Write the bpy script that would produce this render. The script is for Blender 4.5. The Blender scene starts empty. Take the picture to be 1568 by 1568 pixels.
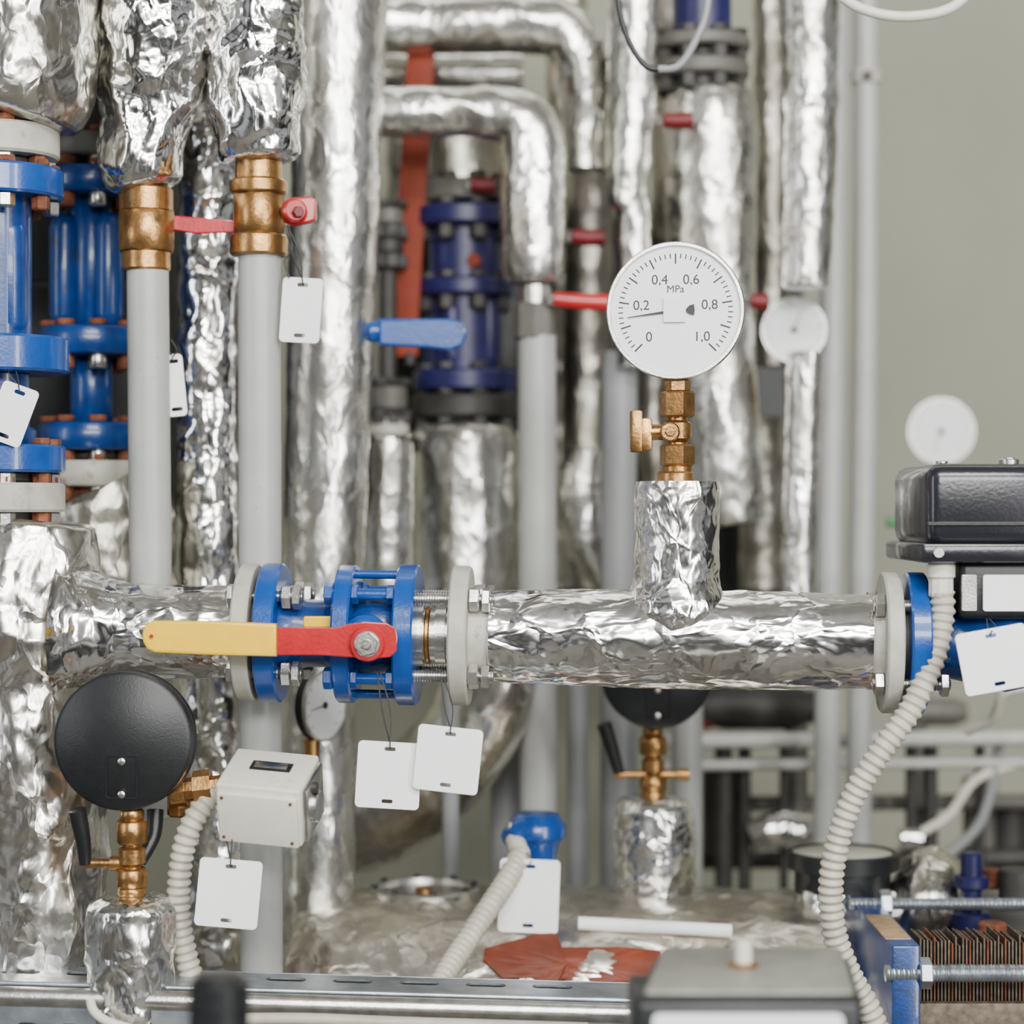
import bpy, bmesh, math, random
from mathutils import Vector, Matrix, noise
random.seed(7)
U=0.0005; D=3200.0; CZ=1.25
def K(d): return (D+d)/D
def P(px,py,d=0.0):
    k=K(d); return Vector(((px-784)*k*U, d*U, CZ+(784-py)*k*U))
def R(r,d=0.0): return r*K(d)*U
SC=bpy.context.scene

# ---------------------------------------------------------------- materials
def newmat(name):
    m=bpy.data.materials.new(name); m.use_nodes=True
    nt=m.node_tree; b=nt.nodes['Principled BSDF']; return m,nt,b
def paint(name,col,rough=0.4,metal=0.0,var=0.15,scale=60,bump=0.15,dirt=None,dirtamt=0.0,coat=0.0):
    m,nt,b=newmat(name); N=nt.nodes; L=nt.links
    tc=N.new('ShaderNodeTexCoord')
    nz=N.new('ShaderNodeTexNoise'); nz.inputs['Scale'].default_value=scale; nz.inputs['Detail'].default_value=5
    L.new(tc.outputs['Object'],nz.inputs['Vector'])
    cr=N.new('ShaderNodeValToRGB'); cr.color_ramp.elements[0].position=0.3; cr.color_ramp.elements[1].position=0.7
    c=col
    cr.color_ramp.elements[0].color=(c[0]*(1-var),c[1]*(1-var),c[2]*(1-var),1)
    cr.color_ramp.elements[1].color=(min(1,c[0]*(1+var)),min(1,c[1]*(1+var)),min(1,c[2]*(1+var)),1)
    L.new(nz.outputs['Fac'],cr.inputs['Fac'])
    out=cr.outputs['Color']
    if dirt:
        n2=N.new('ShaderNodeTexNoise'); n2.inputs['Scale'].default_value=scale*0.6; n2.inputs['Detail'].default_value=8; n2.inputs['Roughness'].default_value=0.7
        L.new(tc.outputs['Object'],n2.inputs['Vector'])
        r2=N.new('ShaderNodeValToRGB'); r2.color_ramp.elements[0].position=0.62-dirtamt*0.3; r2.color_ramp.elements[1].position=0.72-dirtamt*0.2
        L.new(n2.outputs['Fac'],r2.inputs['Fac'])
        mx=N.new('ShaderNodeMix'); mx.data_type='RGBA'
        L.new(r2.outputs['Color'],mx.inputs['Factor']); L.new(out,mx.inputs['A']); mx.inputs['B'].default_value=(*dirt,1)
        out=mx.outputs['Result']
    L.new(out,b.inputs['Base Color'])
    b.inputs['Roughness'].default_value=rough; b.inputs['Metallic'].default_value=metal
    b.inputs['Coat Weight'].default_value=coat
    if bump:
        bp=N.new('ShaderNodeBump'); bp.inputs['Strength'].default_value=bump; bp.inputs['Distance'].default_value=0.001
        n3=N.new('ShaderNodeTexNoise'); n3.inputs['Scale'].default_value=scale*6; n3.inputs['Detail'].default_value=3
        L.new(tc.outputs['Object'],n3.inputs['Vector']); L.new(n3.outputs['Fac'],bp.inputs['Height']); L.new(bp.outputs['Normal'],b.inputs['Normal'])
    return m
def foil(name,col=(0.94,0.94,0.92),col2=(0.72,0.70,0.66),rough=0.17,k1=0.16,k2=0.12,s1=60,s2=150,st=(1,1,0.6),crease=0.35,low=0.5):
    m,nt,b=newmat(name); N=nt.nodes; L=nt.links
    tc=N.new('ShaderNodeTexCoord'); mp=N.new('ShaderNodeMapping'); mp.inputs['Scale'].default_value=st
    L.new(tc.outputs['Object'],mp.inputs['Vector'])
    nz=N.new('ShaderNodeTexNoise'); nz.inputs['Scale'].default_value=40; nz.inputs['Detail'].default_value=2
    L.new(mp.outputs['Vector'],nz.inputs['Vector'])
    def vm(op,a,bb=None,sc=None):
        n=N.new('ShaderNodeVectorMath'); n.operation=op
        for i,x in enumerate((a,bb)):
            if x is None: continue
            if isinstance(x,tuple): n.inputs[i].default_value=x
            else: L.new(x,n.inputs[i])
        if sc is not None: n.inputs['Scale'].default_value=sc
        return n.outputs[0]
    off=vm('SCALE',vm('SUBTRACT',nz.outputs['Color'],(0.5,0.5,0.5)),sc=0.03)
    vec=vm('ADD',mp.outputs['Vector'],off)
    geo=N.new('ShaderNodeNewGeometry'); cur=geo.outputs['Normal']
    for s,k in ((s1,k1),(s2,k2)):
        v=N.new('ShaderNodeTexVoronoi'); v.inputs['Scale'].default_value=s
        L.new(vec,v.inputs['Vector'])
        cur=vm('ADD',cur,vm('SCALE',vm('SUBTRACT',v.outputs['Color'],(0.5,0.5,0.5)),sc=k))
    cur=vm('NORMALIZE',cur)
    n4=N.new('ShaderNodeTexNoise'); n4.inputs['Scale'].default_value=32; n4.inputs['Detail'].default_value=2; n4.inputs['Distortion'].default_value=0.8
    L.new(vec,n4.inputs['Vector'])
    bp=N.new('ShaderNodeBump'); bp.inputs['Strength'].default_value=low; bp.inputs['Distance'].default_value=0.004
    L.new(n4.outputs['Fac'],bp.inputs['Height']); L.new(cur,bp.inputs['Normal'])
    ve=N.new('ShaderNodeTexVoronoi'); ve.feature='DISTANCE_TO_EDGE'; ve.inputs['Scale'].default_value=s1*0.9
    L.new(vec,ve.inputs['Vector'])
    mr0=N.new('ShaderNodeMapRange'); mr0.inputs['From Max'].default_value=0.12; L.new(ve.outputs['Distance'],mr0.inputs['Value'])
    bp2=N.new('ShaderNodeBump'); bp2.inputs['Strength'].default_value=crease; bp2.inputs['Distance'].default_value=0.0012; bp2.invert=True
    L.new(mr0.outputs['Result'],bp2.inputs['Height']); L.new(bp.outputs['Normal'],bp2.inputs['Normal'])
    L.new(bp2.outputs['Normal'],b.inputs['Normal'])
    n5=N.new('ShaderNodeTexNoise'); n5.inputs['Scale'].default_value=18; n5.inputs['Detail'].default_value=5
    L.new(tc.outputs['Object'],n5.inputs['Vector'])
    cr=N.new('ShaderNodeValToRGB'); cr.color_ramp.elements[0].position=0.35; cr.color_ramp.elements[1].position=0.6
    cr.color_ramp.elements[0].color=(*col2,1); cr.color_ramp.elements[1].color=(*col,1)
    L.new(n5.outputs['Fac'],cr.inputs['Fac']); L.new(cr.outputs['Color'],b.inputs['Base Color'])
    mr=N.new('ShaderNodeMapRange'); mr.inputs['To Min'].default_value=rough*1.6; mr.inputs['To Max'].default_value=rough*0.6
    L.new(n5.outputs['Fac'],mr.inputs['Value']); L.new(mr.outputs['Result'],b.inputs['Roughness'])
    b.inputs['Metallic'].default_value=1.0
    return m
FOIL=foil('foil_bright',k1=0.13,k2=0.07,s1=38,s2=110,low=0.4,rough=0.14)
FOILS=foil('foil_sleeve',k1=0.13,k2=0.07,s1=60,s2=130,low=0.25,rough=0.18)
FOILM=foil('foil_main_pipe',rough=0.16,k1=0.09,k2=0.06,s1=42,s2=130,st=(0.5,1,1),low=0.3,crease=0.5)
FOILD=foil('foil_dull',(0.76,0.73,0.67),(0.5,0.47,0.41),0.22,0.14,0.08,32,110,low=0.45)
FOILB=foil('foil_background',(0.84,0.83,0.79),(0.6,0.58,0.52),0.25,0.1,0.06,32,100,low=0.4,crease=0.3)  # base darkened in place of shade on the background pipes
FOILBD=foil('foil_background_dull_shaded',(0.5,0.47,0.41),(0.3,0.28,0.23),0.33,0.12,0.08,32,100,low=0.4,crease=0.3)  # dull old foil, base darkened further to stand in for shade
FOILT=foil('foil_tank',(0.76,0.72,0.64),(0.5,0.45,0.36),0.32,0.16,0.1,24,90,(1,1,1))
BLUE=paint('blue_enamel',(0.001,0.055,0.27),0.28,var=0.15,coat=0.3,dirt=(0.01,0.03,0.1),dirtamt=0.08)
BLUED=paint('blue_enamel_dark',(0.001,0.032,0.16),0.32,var=0.2,coat=0.2,dirt=(0.01,0.02,0.05),dirtamt=0.15)  # darker blue with more dirt, for valve bodies and the rear valve
PURP=paint('indigo_enamel',(0.010,0.010,0.065),0.4)
CAST=paint('flange_grey_paint',(0.42,0.41,0.35),0.5,scale=50,dirt=(0.2,0.15,0.09),dirtamt=0.2)
PVC=paint('pvc_grey',(0.36,0.365,0.35),0.38,var=0.06,bump=0.05,scale=30,dirt=(0.25,0.23,0.19),dirtamt=0.05)
PVCD=paint('pipe_grey_paint',(0.24,0.25,0.25),0.4,var=0.06,bump=0.05)
BRASS=paint('aged_brass',(0.38,0.205,0.075),0.32,metal=0.9,var=0.4,scale=70,bump=0.25,dirt=(0.1,0.06,0.03),dirtamt=0.15)
RED=paint('red_enamel',(0.40,0.005,0.010),0.33,coat=0.3)
REDD=paint('red_enamel_dark',(0.13,0.003,0.006),0.5)  # darker, rougher red
YEL=paint('yellow_vinyl',(0.82,0.50,0.0),0.42,var=0.05)
BLACK=paint('black_plastic',(0.008,0.009,0.010),0.4,var=0.2,scale=120)
DGREY=paint('charcoal_plastic',(0.012,0.012,0.018),0.25,var=0.1,coat=0.2)
WHITE=paint('white_card',(0.88,0.88,0.88),0.6,var=0.02,bump=0.02)
DIAL=paint('dial_white',(0.82,0.83,0.84),0.35,var=0.01,bump=0)
INK=paint('dial_ink',(0.01,0.01,0.012),0.5,bump=0)
STEEL=paint('zinc_steel',(0.6,0.59,0.56),0.3,metal=1,var=0.2,scale=90)
GALV=paint('galvanised_steel',(0.42,0.46,0.5),0.36,metal=0.9,var=0.25,scale=60)
RUST=paint('rusty_iron',(0.15,0.045,0.018),0.8,var=0.5,scale=120,bump=0.5)
IVORY=paint('ivory_plastic',(0.66,0.63,0.54),0.45,var=0.05,dirt=(0.4,0.33,0.22),dirtamt=0.05)
RAILP=paint('rail_paint',(0.42,0.42,0.39),0.4,var=0.1)
COND=paint('conduit_beige',(0.47,0.44,0.36),0.42,var=0.12)
ORANGE=paint('red_oxide_paint',(0.17,0.018,0.002),0.75,bump=0)
TAPE=paint('brown_tape',(0.14,0.022,0.005),0.6,var=0.3,scale=30,bump=0.1)
COAL=paint('dark_iron',(0.028,0.026,0.023),0.55,var=0.3)
CASTD=paint('flange_grey_dark',(0.11,0.105,0.09),0.5)
COMB=paint('heat_plate_edge',(0.11,0.085,0.06),0.6,metal=0.3,var=0.5,scale=150)
GREY=paint('grey_metal_lid',(0.24,0.24,0.205),0.4,metal=0.3)
WALL=paint('wall_plaster',(0.31,0.312,0.242),0.9,var=0.05,scale=4)
FLOORM=paint('floor_concrete',(0.12,0.11,0.095),0.8,var=0.2,scale=8)
CEIL=paint('ceiling_plaster',(0.25,0.25,0.23),0.9,var=0.05,scale=4)
TAN=paint('tan_label',(0.34,0.22,0.12),0.6,var=0.3)
GREEN=paint('green_enamel',(0.02,0.2,0.05),0.4)

# ---------------------------------------------------------------- builder
def frame(ax):
    ax=ax.normalized(); h=Vector((0,0,1)) if abs(ax.z)<0.9 else Vector((0,-1,0))
    u=h.cross(ax).normalized(); v=ax.cross(u).normalized(); return u,v,ax
def FR(c,f,up=(0,0,1),rot=0.0):
    f=Vector(f).normalized(); up=Vector(up); r=up.cross(f).normalized(); up=f.cross(r).normalized()
    M=Matrix.Identity(4)
    for i in range(3): M[i][0]=r[i]; M[i][1]=up[i]; M[i][2]=f[i]; M[i][3]=c[i]
    return M@Matrix.Rotation(rot,4,'Z')
def crum(q,fr,amp):
    w=noise.noise_vector(q/(fr*1.6))*(fr*0.4)
    a=q+w
    n1=noise.noise(a/fr); n2=noise.noise(a/(fr*0.45)+Vector((31,7,3))); n3=noise.noise(a/(fr*0.24)+Vector((3,17,9)))
    return amp*((1-3.2*abs(n1))*0.9+(3*abs(n2)-0.7)*0.35+(1-3*abs(n3))*0.1)
class B:
    def __init__(s,name): s.n=name; s.v=[]; s.f=[]; s.m=[]; s.mats=[]
    def mi(s,mat):
        if mat not in s.mats: s.mats.append(mat)
        return s.mats.index(mat)
    def add(s,vs,fs,mat):
        o=len(s.v); i=s.mi(mat); s.v+= [tuple(v) for v in vs]
        for f in fs: s.f.append([o+x for x in f]); s.m.append(i)
        return s
    def lathe(s,o,ax,prof,mat,seg=36,ph=0.0):
        u,v,a=frame(Vector(ax)); o=Vector(o); vs=[]; fs=[]; rings=[]
        for t,r in prof:
            if r<=1e-7: rings.append([len(vs)]); vs.append(o+a*t)
            else:
                st=len(vs); rings.append(list(range(st,st+seg)))
                for j in range(seg):
                    th=ph+2*math.pi*j/seg; vs.append(o+a*t+(u*math.cos(th)+v*math.sin(th))*r)
        for A_,B_ in zip(rings,rings[1:]):
            if len(A_)==1 and len(B_)==1: continue
            for j in range(seg):
                j2=(j+1)%seg
                if len(A_)==1: fs.append([A_[0],B_[j2],B_[j]])
                elif len(B_)==1: fs.append([A_[j],A_[j2],B_[0]])
                else: fs.append([A_[j],A_[j2],B_[j2],B_[j]])
        return s.add(vs,fs,mat)
    def disc(s,o,ax,r,h,mat,ch=None,seg=36,ph=0.0):
        ch=min(r,h)*0.18 if ch is None else ch
        return s.lathe(o,ax,[(0,0),(0,r-ch),(ch,r),(h-ch,r),(h,r-ch),(h,0)],mat,seg,ph)
    def hexn(s,o,ax,r,h,mat=None,ph=0.3): return s.disc(o,ax,r,h,mat or STEEL,ch=h*0.12,seg=6,ph=ph)
    def vl(s,cx,d,prof,mat,seg=36,ph=0.0,cap=True):
        k=K(d)*U; o=P(cx,prof[0][0],d); pr=[((y-prof[0][0])*k,r*k) for y,r in prof]
        if cap: pr=[(pr[0][0],0)]+pr+[(pr[-1][0],0)]
        return s.lathe(o,(0,0,-1),pr,mat,seg,ph)
    def vd(s,cx,d,y0,y1,r,mat,seg=36,ch=3,ph=0.0):
        ch=min(ch,abs(y1-y0)*0.3,r*0.3)
        return s.vl(cx,d,[(y0,r-ch),(y0+ch,r),(y1-ch,r),(y1,r-ch)],mat,seg,ph)
    def tube(s,pts,rads,mat,seg=20,step=0.01,amp=0.0,fr=60.0,cap=True,smooth=True,pitch=None,ridge=0.0,sq=0):
        pts=[Vector(p) for p in pts]
        if not isinstance(rads,(list,tuple)): rads=[rads]*len(pts)
        C=[];RR=[]; n=len(pts)
        for i in range(n-1):
            p0=pts[max(i-1,0)];p1=pts[i];p2=pts[i+1];p3=pts[min(i+2,n-1)]
            m=max(1,int(math.ceil((p2-p1).length/step)))
            for j in range(m+(1 if i==n-2 else 0)):
                t=j/m
                if smooth and n>2:
                    c=0.5*((2*p1)+(p2-p0)*t+(2*p0-5*p1+4*p2-p3)*t*t+(3*p1-p0-3*p2+p3)*t**3)
                else: c=p1.lerp(p2,t)
                C.append(c); RR.append(rads[i]*(1-t)+rads[i+1]*t)
        vs=[];fs=[]; T=[]
        for i in range(len(C)):
            T.append((C[min(i+1,len(C)-1)]-C[max(i-1,0)]).normalized())
        u,v,a=frame(T[0]); sl=0.0
        for i,c in enumerate(C):
            if i:
                sl+=(C[i]-C[i-1]).length
                u=(u-T[i]*u.dot(T[i])).normalized()
            v=T[i].cross(u)
            r=RR[i]
            if pitch: r*=1+ridge*math.sin(2*math.pi*sl/pitch)
            for j in range(seg):
                th=2*math.pi*j/seg; cs,sn=math.cos(th),math.sin(th)
                rr=r
                if sq: rr=r/((abs(cs)**sq+abs(sn)**sq)**(1/sq))
                p=c+(u*cs+v*sn)*rr
                if amp: p+= (u*cs+v*sn)*crum(p/U,fr,amp*U)
                vs.append(p)
        for i in range(len(C)-1):
            for j in range(seg):
                j2=(j+1)%seg; fs.append([i*seg+j,i*seg+j2,(i+1)*seg+j2,(i+1)*seg+j])
        if cap:
            for i,base in ((0,0),(len(C)-1,(len(C)-1)*seg)):
                sgn=-1 if i==0 else 1
                ring=[]
                for j in range(seg):
                    q=vs[base+j]; ring.append(len(vs)); vs.append(C[i]+(q-C[i])*0.86+T[i]*sgn*RR[i]*0.06)
                cc=len(vs); vs.append(C[i]+T[i]*sgn*RR[i]*0.05)
                for j in range(seg):
                    j2=(j+1)%seg
                    if i==0: fs.append([base+j2,base+j,ring[j],ring[j2]]); fs.append([ring[j2],ring[j],cc])
                    else: fs.append([base+j,base+j2,ring[j2],ring[j]]); fs.append([ring[j],ring[j2],cc])
        return s.add(vs,fs,mat)
    def vt(s,pts,mat,amp=2.5,fr=55,seg=96,step=5,d=None,**kw):
        return s.tube([P(a,b_,dd) for a,b_,r,dd in pts],[R(r,dd) for a,b_,r,dd in pts],mat,seg=seg,step=step*U,amp=amp,fr=fr,**kw)
    def box(s,M,size,mat,bev=0.001,seg=2):
        bm=bmesh.new(); bmesh.ops.create_cube(bm,size=1)
        bmesh.ops.scale(bm,vec=Vector(size),verts=bm.verts)
        if bev>0: bmesh.ops.bevel(bm,geom=bm.edges[:],offset=min(bev,min(size)*0.45),segments=seg,profile=0.5,affect='EDGES')
        vs=[M@v.co for v in bm.verts]; bm.verts.index_update()
        fs=[[v.index for v in f.verts] for f in bm.faces]; bm.free()
        return s.add(vs,fs,mat)
    def prism8(s,top,drop,mat,bev=0.004):   # 4 top points (world) extruded down
        bm=bmesh.new(); t=[bm.verts.new(p) for p in top]; q=[bm.verts.new(Vector(p)-Vector((0,0,drop))) for p in top]
        bm.faces.new(t); bm.faces.new(q[::-1])
        for i in range(4): j=(i+1)%4; bm.faces.new([t[i],q[i],q[j],t[j]])
        bmesh.ops.recalc_face_normals(bm,faces=bm.faces)
        bmesh.ops.bevel(bm,geom=bm.edges[:],offset=bev,segments=3,profile=0.5,affect='EDGES')
        bm.verts.index_update(); vs=[v.co.copy() for v in bm.verts]; fs=[[v.index for v in f.verts] for f in bm.faces]; bm.free()
        return s.add(vs,fs,mat)
    def pbox(s,x0,y0,x1,y1,d0,d1,mat,bev=2,seg=2,rot=0.0):
        k=K(d0); c=P((x0+x1)/2,(y0+y1)/2,d0)+Vector((0,(d1-d0)*U/2,0))
        M=Matrix.Translation(c)@Matrix.Rotation(rot,4,'Y')
        return s.box(M,(abs(x1-x0)*k*U,abs(d1-d0)*U,abs(y1-y0)*k*U),mat,bev*U,seg)
    def shape(s,loops,th,M,mat,bev=0.0):
        cu=bpy.data.curves.new('tmp','CURVE'); cu.dimensions='2D'; cu.fill_mode='BOTH'; cu.extrude=max(th/2-bev,1e-6)
        cu.bevel_depth=bev; cu.bevel_resolution=1; cu.offset=-bev
        for lp in loops:
            sp=cu.splines.new('POLY'); sp.points.add(len(lp)-1); sp.use_cyclic_u=True
            for i,(x,y) in enumerate(lp): sp.points[i].co=(x,y,0,1)
        s._curve(cu,M,mat); return s
    def _curve(s,cu,M,mat):
        ob=bpy.data.objects.new('tmp',cu); SC.collection.objects.link(ob)
        dg=bpy.context.evaluated_depsgraph_get(); me=bpy.data.meshes.new_from_object(ob.evaluated_get(dg))
        s.add([M@v.co for v in me.vertices],[list(p.vertices) for p in me.polygons],mat)
        bpy.data.objects.remove(ob); bpy.data.meshes.remove(me)
    def text(s,t,size,M,mat):
        cu=bpy.data.curves.new('txt','FONT'); cu.body=t; cu.size=size; cu.align_x='CENTER'; cu.align_y='CENTER'; cu.extrude=0.00005
        s._curve(cu,M,mat); return s
    def pshape(s,loops,cx,cy,d,th,mat,bev=0.0,rot=0.0):
        k=K(d)*U; L=[[((x-cx)*k,(cy-y)*k) for x,y in lp] for lp in loops]
        return s.shape(L,th*U,FR(P(cx,cy,d),(0,-1,0),rot=rot),mat,bev*U)
    def done(s,angle=35):
        me=bpy.data.meshes.new(s.n)
        mn=[min(v[i] for v in s.v) for i in range(3)]; mx=[max(v[i] for v in s.v) for i in range(3)]
        c=Vector([(a+b)/2 for a,b in zip(mn,mx)])
        me.from_pydata([(v[0]-c.x,v[1]-c.y,v[2]-c.z) for v in s.v],[],s.f)
        for m in s.mats: me.materials.append(m)
        me.polygons.foreach_set('material_index',s.m)
        bm=bmesh.new(); bm.from_mesh(me); bmesh.ops.recalc_face_normals(bm,faces=bm.faces); bm.to_mesh(me); bm.free()
        me.polygons.foreach_set('use_smooth',[True]*len(me.polygons))
        me.set_sharp_from_angle(angle=math.radians(angle))
        me.update()
        ob=bpy.data.objects.new(s.n,me); ob.location=c; SC.collection.objects.link(ob); return ob
def rrect(w,h,r,cx=0,cy=0,n=5):
    o=[]
    for qx,qy,a0 in ((1,1,0),(-1,1,90),(-1,-1,180),(1,-1,270)):
        for i in range(n+1):
            a=math.radians(a0+90*i/n); o.append((cx+qx*(w/2-r)+r*math.cos(a),cy+qy*(h/2-r)+r*math.sin(a)))
    # keep outline monotone: corners generated as mirrored arcs need reordering
    o=[]
    for sx,sy,a0 in ((1,1,0),(-1,1,90),(-1,-1,180),(1,-1,270)):
        for i in range(n+1):
            a=math.radians(a0+90*i/n); o.append((cx+sx*(w/2-r)+r*math.cos(a),cy+sy*(h/2-r)+r*math.sin(a)))
    return o
def circ(r,cx=0,cy=0,n=24): return [(cx+r*math.cos(2*math.pi*i/n),cy+r*math.sin(2*math.pi*i/n)) for i in range(n)]

# ---------------------------------------------------------------- room
def slab(name,c,size,mat):
    b=B(name); b.box(Matrix.Translation(Vector(c)),size,mat,0); b.done()
slab('floor',(0,-0.3,-0.05),(7,5,0.1),FLOORM)
slab('wall_back',(0,1.35,1.5),(7,0.1,3.0),WALL)
slab('ceiling',(0,0.2,3.05),(7,2.4,0.1),CEIL)

# ---------------------------------------------------------------- main pipe frame
def Mx(px): return P(px,966+(px-250)*0.016,-(px-784)*0.06)
MA=(Mx(1300)-Mx(250)).normalized(); MO=Mx(784)
def mp(px): return MO+MA*((px-784)*U)
MU,MV,_=frame(MA)
def ml(b,prof,mat,seg=48,cap=True):
    pr=[((x-prof[0][0])*U,r*U) for x,r in prof]
    if cap: pr=[(pr[0][0],0)]+pr+[(pr[-1][0],0)]
    return b.lathe(mp(prof[0][0]),MA,pr,mat,seg)
def md(b,x0,x1,r,mat,ch=3): return ml(b,[(x0,r-ch),(x0+ch,r),(x1-ch,r),(x1,r-ch)],mat)
def around(R_,th): return MU*(math.cos(th)*R_*U)+MV*(math.sin(th)*R_*U)
def bolts(b,x0,x1,nuts,R_=82,n=4,ph=math.pi/4,r=9,rn=19,thread=True):
    for i in range(n):
        o=around(R_,ph+2*math.pi*i/n)
        p0=mp(x0)+o; p1=mp(x1)+o
        if thread: b.tube([p0,p1],r*U,STEEL,seg=12,step=1*U,pitch=4*U,ridge=0.1,smooth=False)
        else: b.lathe(p0,MA,[(0,0),(0,r*U),((x1-x0)*U,r*U),((x1-x0)*U,0)],STEEL,12)
        for nx,h in nuts: b.hexn(mp(nx)+o,MA,rn*U,h*U,STEEL,ph=random.random())

b=B('insulated_header_vessel')
b.vt([(48,1640,118,60),(48,1500,118,60),(45,1200,116,60),(42,960,118,60),(45,850,108,60),(50,800,92,60)],FOILD,amp=6,fr=120,seg=170,step=6)
b.tube([mp(40),mp(200),mp(362)],[84*U,73*U,71*U],FOILM,seg=130,step=4*U,amp=1.3,fr=60)
b.tube([mp(95),mp(125),mp(160),mp(195)],[125*U,100*U,80*U,70*U],FOIL,seg=130,step=4*U,amp=2.4,fr=55,cap=False)
b.done(60)
b=B('insulated_tee_pipe')
b.tube([mp(752),mp(900),mp(1040),mp(1200),mp(1326)],[69*U,74*U,76*U,74*U,70*U],FOILM,seg=150,step=3.5*U,amp=1.2,fr=60)
tc=mp(1035)
def tz(y,px=1034): return Vector((tc.x,tc.y,P(0,y,tc.y/U).z))
b.tube([tz(738),tz(746),tz(830),tz(885),tz(903),tz(918),tz(935),tz(950),tz(965)],[60*U,64*U,64*U,64*U,70*U,78*U,80*U,77*U,72*U],FOILS,seg=130,step=3*U,amp=1.8,fr=46,cap=False)
b.tube([tz(742),tz(744)],[58*U,58*U],FOILS,seg=60,step=3*U)
b.done(60)

b=B('pipe_flange'); md(b,366,392,106,CAST); ml(b,[(355,60),(366,62)],CAST)
bolts(b,352,440,[(356,9)],r=8); b.done()
b=B('flanged_strainer_valve')
md(b,400,432,107,BLUE); ml(b,[(392,72),(400,72)],COAL)
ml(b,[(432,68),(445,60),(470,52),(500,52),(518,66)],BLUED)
bolts(b,430,470,[(438,16),(455,12)],r=9,ph=math.pi/4)
md(b,518,545,106,BLUE)
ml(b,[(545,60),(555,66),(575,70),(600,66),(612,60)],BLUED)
md(b,610,641,108,BLUE)
for th in (math.pi/4+math.pi/2*i for i in range(4)):
    o=around(90,th); b.lathe(mp(508)+o,MA,[(0,0),(0,9*U),(130*U,9*U),(130*U,0)],BLUE,14)
    b.hexn(mp(504)+o,MA,17*U,14*U,BLUE); b.hexn(mp(545)+o,MA,15*U,10*U,BLUE); b.hexn(mp(598)+o,MA,15*U,12*U,BLUE)
for th in (math.pi*0.5,math.pi*1.5,math.pi,0.0):
    o=around(92,th); b.lathe(mp(514)+o,MA,[(0,0),(0,7*U),(120*U,7*U),(120*U,0)],BLUE,14)
ml(b,[(641,48),(650,48),(650,40),(668,40),(668,44),(684,44),(684,38),(694,38)],STEEL)
md(b,652,660,44,BRASS,2)
bolts(b,600,760,[(722,16),(742,12)],r=9,rn=19)
st=mp(564); b.disc(st+Vector((0,-60*U,0)),(0,-1,0),34*U,34*U,BLUE); b.disc(st+Vector((0,-90*U,0)),(0,-1,0),20*U,40*U,STEEL)
b.done()
b=B('pipe_flange'); md(b,693,721,107,CAST); ml(b,[(721,66),(735,62),(756,62)],CAST); b.done()
b=B('valve_lever'); dl=-135
red=[(420,961),(470,960),(515,961),(535,955),(560,952),(592,954),(606,962),(609,975),(607,997),(598,1006),(575,1008),(535,1006),(490,1003),(420,1003)]
b.pshape([red],520,982,dl,9,RED,1.5)
yel=[(424,955),(424,1005),(330,1003),(238,999),(226,993),(220,982),(219,968),(224,956),(234,950),(330,951)]
b.pshape([yel],330,978,dl-1,17,YEL,4)
b.pshape([circ(3,232,974,12)],232,974,dl-11,4,RED)
hub=P(563,985,dl)
b.disc(hub,(0,-1,0),26*U,12*U,RED); b.disc(hub+Vector((0,-10*U,0)),(0,-1,0),19*U,5*U,STEEL); b.hexn(hub+Vector((0,-14*U,0)),(0,-1,0),17*U,10*U,STEEL); b.disc(hub+Vector((0,-22*U,0)),(0,-1,0),7*U,10*U,STEEL,seg=16)
b.pshape([rrect(50,17,3,490,952)],490,952,-60,10,YEL,2)
b.done()

b=B('pipe_flange'); md(b,1343,1368,107,CAST); ml(b,[(1322,62),(1330,70),(1343,72)],CAST)
bolts(b,1325,1440,[(1328,14),(1425,12)],r=9); b.done()
b=B('actuated_control_valve')
ml(b,[(1368,70),(1378,70)],COAL); md(b,1378,1408,107,BLUE)
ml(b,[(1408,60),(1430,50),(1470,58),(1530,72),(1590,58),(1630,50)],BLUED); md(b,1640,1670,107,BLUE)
dv=mp(1540).y/U
b.vd(1560,dv,820,930,40,BLUED)
b.done()
b=B('valve_actuator')
b.pbox(1420,710,1680,838,-150,130,DGREY,22,4); b.pbox(1412,832,1690,862,-160,140,DGREY,6)
b.pbox(1470,858,1650,948,-130,110,BLACK,10,3)
b.pshape([rrect(150,56,4,1580,908)],1580,908,-133,4,WHITE,1)
b.pshape([rrect(24,56,3,1484,908)],1484,908,-132,4,STEEL,1)
b.pshape([rrect(300,6,2,1570,802)],1570,802,-151,4,BLACK,1)
b.disc(P(1545,712,-90),(0,0,1),15*U,9*U,STEEL); b.disc(P(1545,706,-90),(0,0,1),8*U,6*U,STEEL,seg=6); b.disc(P(1437,846,-160),(0,-1,0),8*U,4*U,STEEL)
b.disc(P(1442,710,-60),(0,0,1),9*U,4*U,STEEL)
b.vd(1441,-120,862,886,22,IVORY,12); b.vd(1441,-120,884,915,19,IVORY,10)
b.vd(1590,dv,930,960,40,BLACK)
b.done()
def conduit(name,pts,r,mat=COND,pitch=13):
    b=B(name); b.tube([P(x,y,d) for x,y,d in pts],[R(r,d) for x,y,d in pts],mat,seg=24,step=pitch*U/8,pitch=pitch*U,ridge=0.11); return b.done(80)
conduit('flexible_conduit',[(1442,905,-120),(1443,940,-120),(1432,1000,-125),(1395,1085,-130),(1342,1160,-130),(1300,1235,-120),(1278,1310,-110),(1272,1370,-100),(1278,1430,-90),(1300,1490,-80),(1330,1545,-70),(1360,1620,-60)],18)
conduit('flexible_conduit',[(338,1208,-60),(312,1232,-70),(288,1275,-75),(276,1330,-70),(274,1400,-60),(284,1460,-50),(300,1520,-40)],17)
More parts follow.
